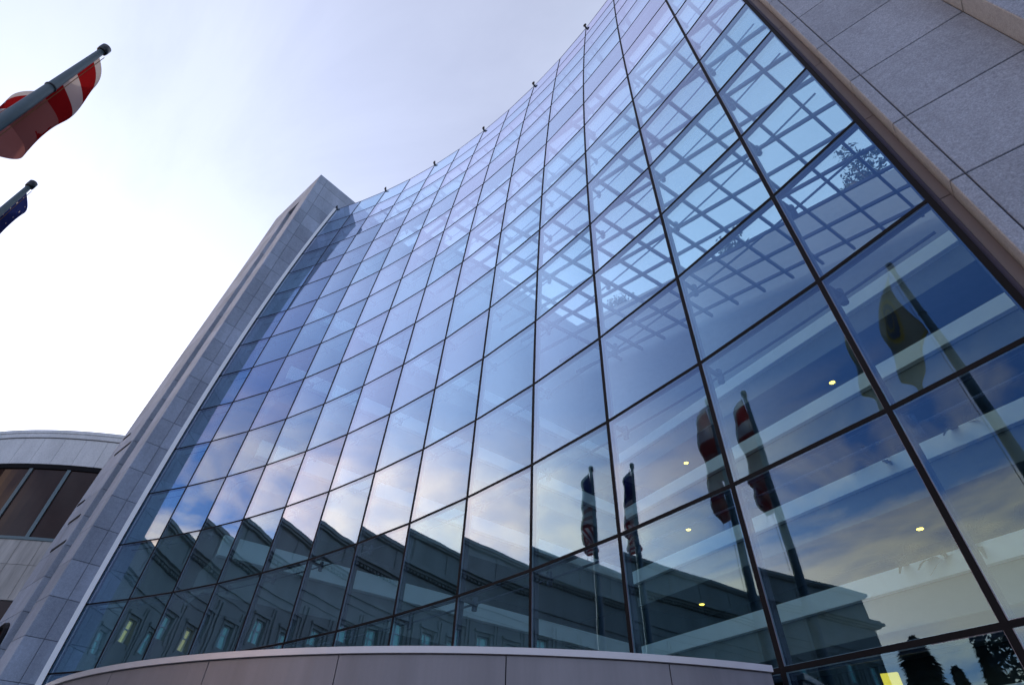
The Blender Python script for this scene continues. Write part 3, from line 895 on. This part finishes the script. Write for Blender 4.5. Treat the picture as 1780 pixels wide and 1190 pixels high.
m = MB(); drum(m, A0, A1, DR - 0.059, DR - 0.04, 1.0, 2.58); m.build("lower_window", 'brown_glass', D)
m = MB(); drum(m, A0, A1, DR - 0.06, DR, ZG, 0.98); m.build("base_wall", 'stained', D)

# ------------------------------------------------------------------ old stone building across the road (seen in the glass)
psi = math.radians(-98.5)
un = np.array([math.sin(psi), -math.cos(psi)])         # away from the facade
ut = np.array([un[1], -un[0]])                          # along the front
if ut[1] < 0: ut = -ut
base0 = un * 20.0
s_corner = -13.7 / ut[1] - (base0[1]) / ut[1]
def op(s, dep, z):
    p = base0 + ut * s + un * dep
    return (p[0], p[1], z)
s0, s1 = s_corner, s_corner + 23.5
O = empty("limestone_building", op((s0 + s1) / 2, 4, ZG), "old limestone building with a deep cornice, dark in the glass reflection", "building")
def obox(mb, a, b, d0, d1, z0, z1, mi=0):
    mb.hexa([op(a, d0, z0), op(b, d0, z0), op(b, d1, z0), op(a, d1, z0)], [op(a, d0, z1), op(b, d0, z1), op(b, d1, z1), op(a, d1, z1)], mi)
m = MB(); obox(m, s0 + 0.15, s1 - 0.15, 0.30, 9, ZG, 10.6); m.build("core", 'lime_dark', O)
m = MB(); obox(m, s0 + 0.1, s1 - 0.1, 0.05, 9.1, 9.55, 10.85)
for k in range(9):
    obox(m, s0 + 0.4 + 2.55 * k, s0 + 1.0 + 2.55 * k, 0.0, 0.05, 9.57, 10.83)
m.build("attic", 'lime', O)
m = MB(); obox(m, s0 - 0.1, s1 + 0.1, -0.15, 9.3, 10.852, 10.95); obox(m, s0 - 0.2, s1 + 0.2, -0.25, 9.4, 10.952, 11.14); m.build("parapet_coping", 'lime', O)
m = MB(); obox(m, s0 - 0.25, s1 + 0.25, -0.3, 9.4, 9.1, 9.22); obox(m, s0 - 0.4, s1 + 0.4, -0.5, 9.5, 9.222, 9.4); obox(m, s0 - 0.3, s1 + 0.3, -0.35, 9.4, 9.402, 9.548)
for k in range(90):
    a_ = s0 + 0.1 + k * 0.26
    if a_ > s1 - 0.2: break
    obox(m, a_, a_ + 0.13, -0.2, 0.0, 8.98, 9.098)
m.build("cornice", 'lime', O)
m = MB(); obox(m, s0, s1, 0.0, 9.2, 7.72, 8.97); obox(m, s0 - 0.1, s1 + 0.1, -0.12, 9.2, 7.5, 7.718); obox(m, s0, s1, -0.04, 9.2, 7.1, 7.498); m.build("frieze", 'lime', O)
m = MB()
wins = []
sp = 1.95
k = 0
edges = []
a_ = s0 + 0.75
while a_ < s1 - 1.2:
    edges.append(a_); a_ += sp
prev = s0
for e in edges:                                          # piers between the window bays
    obox(m, prev, e, 0.0, 0.3, -0.6, 7.098); prev = e + 0.8
obox(m, prev, s1, 0.0, 0.3, -0.6, 7.098)
for e in edges:
    for (za_, zb_) in ((-0.6, 0.6), (2.6, 5.15), (6.2, 7.098)):
        obox(m, e, e + 0.8, 0.0, 0.3, za_, zb_)
for e in edges:
    obox(m, e - 0.62, e - 0.5, -0.07, -0.002, -0.55, 6.95); obox(m, e - 0.38, e - 0.26, -0.07, -0.002, -0.55, 6.95)
    obox(m, e - 0.12, e - 0.004, -0.05, -0.002, 5.0, 6.35); obox(m, e + 0.804, e + 0.92, -0.05, -0.002, 5.0, 6.35); obox(m, e - 0.2, e + 1.0, -0.12, -0.002, 6.36, 6.5)
obox(m, s0 - 0.08, s1 + 0.08, -0.1, 0.3, ZG, -0.602)
m.build("wall", 'lime', O)
for q, e in enumerate(edges):
    for (za_, zb_) in ((0.6, 2.6), (5.15, 6.2)):
        w = MB()
        t_ = 0.06
        obox(w, e, e + 0.8, 0.17, 0.24, za_, za_ + t_); obox(w, e, e + 0.8, 0.17, 0.24, zb_ - t_, zb_)
        obox(w, e, e + t_, 0.17, 0.24, za_ + t_, zb_ - t_); obox(w, e + 0.8 - t_, e + 0.8, 0.17, 0.24, za_ + t_, zb_ - t_)
        obox(w, e + 0.37, e + 0.43, 0.172, 0.238, za_ + t_, zb_ - t_)
        zc = za_ + 0.55 * (zb_ - za_)
        obox(w, e + t_, e + 0.37, 0.174, 0.236, zc, zc + 0.05); obox(w, e + 0.43, e + 0.8 - t_, 0.174, 0.236, zc, zc + 0.05)
        f = w.build("window", 'frame_white', O)
        g_ = MB(); obox(g_, e + 0.01, e + 0.79, 0.245, 0.26, za_ + 0.01, zb_ - 0.01)
        g_.build("pane", 'win_lit' if q == 6 and za_ > 4 else ('win_teal' if za_ > 4 else 'win_dark'), f)

# ------------------------------------------------------------------ trees beyond the plaza, seen in the lowest glass
def conifer(x, y, h, w, label, seed):
    o = empty("conifer_tree", (x, y, ZG), label, "tree", "trees beyond the plaza")
    t = MB(); t.tube([(x, y, ZG - 0.05), (x, y, ZG + h * 0.95)], [w * 0.07, 0.02], 8); t.build("trunk", 'bark', o)
    r = np.random.default_rng(seed); c = MB()
    for _ in range(4200):
        f = r.uniform(0.06, 1.0) ; rad = w * 0.5 * (1 - f) ** 0.8 * (0.9 + 0.16 * math.sin(f * 26 + seed)) * r.uniform(0.1, 1.0) ** 0.5 + 0.05
        a = r.uniform(0, 6.28)
        p = np.array([x + rad * math.cos(a), y + rad * math.sin(a), ZG + h * (0.08 + 0.92 * f) - rad * 0.25])
        d = np.array([math.cos(a), math.sin(a), -0.35]); s_ = r.uniform(0.12, 0.26)
        b = np.array([-math.sin(a), math.cos(a), r.uniform(-.3, .3)])
        c.quad([p - d * s_, p - b * s_ * 0.6, p + d * s_, p + b * s_ * 0.6])
    c.build("crown", 'leaf_dark', o)
conifer(-13.3, -5.6, 8.2, 4.6, "tall pointed conifer in the lowest glass pane beside the yellow panel", 11)
conifer(-13.0, -7.2, 6.6, 2.8, "slim conifer reflected just right of the tallest pointed conifer", 12)
conifer(-12.0, -8.0, 7.4, 2.2, "narrow leaning spire of a conifer reflected between pointed conifer and round tree", 13)
broad_tree(-10.8, -9.0, ZG, 7.6, 5.4, "round bushy tree reflected at the bottom right corner of the glass", 21, "trees beyond the plaza", leaf='leaf_dark', n=3500, size=0.16)
broad_tree(-8.2, -10.4, ZG, 7.2, 5.0, "bushy tree reflected past the last mullion, partly cut by the frame edge", 22, "trees beyond the plaza", leaf='leaf_dark', n=3500, size=0.16)

# ------------------------------------------------------------------ flagpoles and flags
def pole(x, y, label):
    o = empty("flagpole", (x, y, ZG), label, "flagpole", "flagpoles on the plaza")
    top = 5.42
    m = MB(); m.tube([(x, y, ZG), (x, y, 1.0), (x, y, 3.5), (x, y, top)], [0.085, 0.078, 0.058, 0.034], 20)
    m.build("shaft", 'pole', o, smooth=True)
    m = MB(); m.strip([[(x + r_ * math.cos(q), y + r_ * math.sin(q), z) for q in np.arange(20) * 2 * math.pi / 20] for r_, z in ((0.036, top - 0.05), (0.052, top - 0.04), (0.055, top + 0.0), (0.054, top + 0.075), (0.042, top + 0.09))])
    m.build("cap", 'cap', o, smooth=True)
    m = MB(); m.strip([[(x + r_ * math.cos(q), y + r_ * math.sin(q), z) for q in np.arange(20) * 2 * math.pi / 20] for r_, z in ((0.050, 4.32), (0.056, 4.325), (0.056, 4.34), (0.050, 4.345))])
    m.build("collar", 'cap', o)
    m = MB(); m.tube([(x - 0.05, y + 0.05, top - 0.04), (x - 0.07, y + 0.08, 2.0), (x - 0.09, y + 0.10, -1.6)], 0.004, 5)
    m.build("halyard", 'rope', o)
    m = MB(); m.strip([[(x + r_ * math.cos(q), y + r_ * math.sin(q), z) for q in np.arange(20) * 2 * math.pi / 20] for r_, z in ((0.3, ZG), (0.3, ZG + 0.06), (0.16, ZG + 0.12))])
    m.build("base", 'cap', o)
    return o
pole(2.92, 11.9, "grey flagpole carrying the pale flag with the round seal, reflected at right")
pole(-0.25, 11.9, "grey flagpole with black cap carrying the red and white flag at top left")
pole(-3.17, 11.93, "grey flagpole with black cap carrying the navy flag at the left edge")

def flag(x, y, ztop, hoist, fly, label, pat, mats, fdir=(-1.0, 0.12), spread=0.55, seed=0, fold=0.15, NU=70, NV=44, bundle=0.0):
    r = np.random.default_rng(seed)
    f = np.array(fdir) / np.linalg.norm(fdir); pz = np.array([-f[1], f[0]])
    ph = r.uniform(0, 6.28, 4)
    m = MB(); V = np.zeros((NU + 1, NV + 1, 3))
    for a in range(NU + 1):
        u = a / NU
        for b in range(NV + 1):
            v = b / NV
            out_ = spread * (1 - math.exp(-2.6 * u)) * (1 - 0.30 * v) 
            drop = fly * (u ** 1.15) * (0.86 - 0.30 * v)
            amp = fold * min(1, 0.25 + 2.5 * u) * (0.6 + 0.4 * v)
            w = amp * (math.sin(7.5 * u * (1 - 0.25 * v) + 3.4 * v + ph[0]) + 0.4 * math.sin(15 * u + 5 * v + ph[1])) - 0.21 * math.sin(math.pi * min(1, v * 1.15)) * (1 - 0.5 * u)
            if bundle:                                # limp cloth doubled round the pole: one fold each side
                w = -bundle * math.sin(2 * math.pi * min(1, u * 1.15)) * (0.8 + 0.5 * v) + 0.03 * math.sin(17 * u + 6 * v + ph[1]) * min(1, 4 * u) + 0.10 - 0.10 * max(0, 1 - 3 * u) * (1 - v)
            o2 = 0.045 * min(1, 3 * u) * math.sin(11 * v + 6 * u + ph[2])
            p = np.array([x, y]) + f * (0.07 + out_ + o2) + pz * w
            V[a, b] = (p[0], p[1], ztop - hoist * v * (1 - 0.1 * u) - drop)
    k = 0
    m.v = [tuple(q) for q in V.reshape(-1, 3)]
    for a in range(NU):
        for b in range(NV):
            m.f.append((a * (NV + 1) + b, (a + 1) * (NV + 1) + b, (a + 1) * (NV + 1) + b + 1, a * (NV + 1) + b + 1))
            m.m.append(pat((a + .5) / NU, (b + .5) / NV))
    o = m.build("flag", mats, loc=(x, y, ztop), smooth=True)
    return tag(o, label, "flag", "flags on the plaza poles")
def star(u, v, cu, cv, R, asp):
    dx_, dy_ = (u - cu) * asp, v - cv
    rr = math.hypot(dx_, dy_)
    if rr > R: return False
    a = math.atan2(dx_, -dy_) % (2 * math.pi / 5)
    if a > math.pi / 5: a = 2 * math.pi / 5 - a
    # edge of a five-pointed star
    ri = 0.382 * R
    x1, y1 = R, 0.0
    x2, y2 = ri * math.cos(math.pi / 5), ri * math.sin(math.pi / 5)
    px_, py_ = rr * math.cos(a), rr * math.sin(a)
    return (x2 - x1) * (py_ - y1) - (y2 - y1) * (px_ - x1) > 0
def pat_bars(u, v):
    v = 1 - v                                    # seen hanging with the bars uppermost
    for cu in (0.2, 0.5, 0.8):
        if star(u, v, cu, 0.17, 0.15, 1.7): return 1
    return 1 if (0.36 < v < 0.56 or 0.72 < v < 0.92) else (2 if v < 0.36 else 0)
def pat_stripes(u, v):
    if u < 0.42 and v < 0.54:
        gx, gy = (u / 0.42 * 6) % 1 - 0.5, (v / 0.54 * 5) % 1 - 0.5
        return 0 if math.hypot(gx, gy) < 0.08 else 2
    return 1 if int(v * 13) % 2 == 0 else 0
def pat_seal(u, v):
    dd = math.hypot((u - 0.24) * 1.6, v - 0.50)
    if dd < 0.22: return 3 if abs(dd - 0.12) > 0.015 else 1
    if dd < 0.27: return 1
    return 1 if (u > 0.965 or v < 0.035 or v > 0.965) else 0
flag(2.92, 11.9, 5.36, 1.35, 1.9, "pale flag with gold ring and dark round seal, seen reflected in the right glass", pat_seal, ['c_cream', 'c_gold', 'c_red', 'c_seal'], seed=2, spread=0.70, fold=0.06)
flag(-0.25, 11.9, 5.36, 1.7, 2.1, "red and white barred flag with a white star field painted backlit rose, hanging limp at top left", pat_bars, ['c_white', 'c_red', 'c_backlit'], seed=15, spread=0.5, bundle=0.28, NU=110, NV=80)
flag(-3.17, 11.93, 5.34, 1.35, 1.9, "navy flag with red and white stripes hanging limp at the left edge", pat_stripes, ['c_white', 'c_red', 'c_navy'], seed=6, spread=0.45, bundle=0.22, NU=110, NV=80)

for o in bpy.data.objects:
    if '_org' in o.keys(): del o['_org']
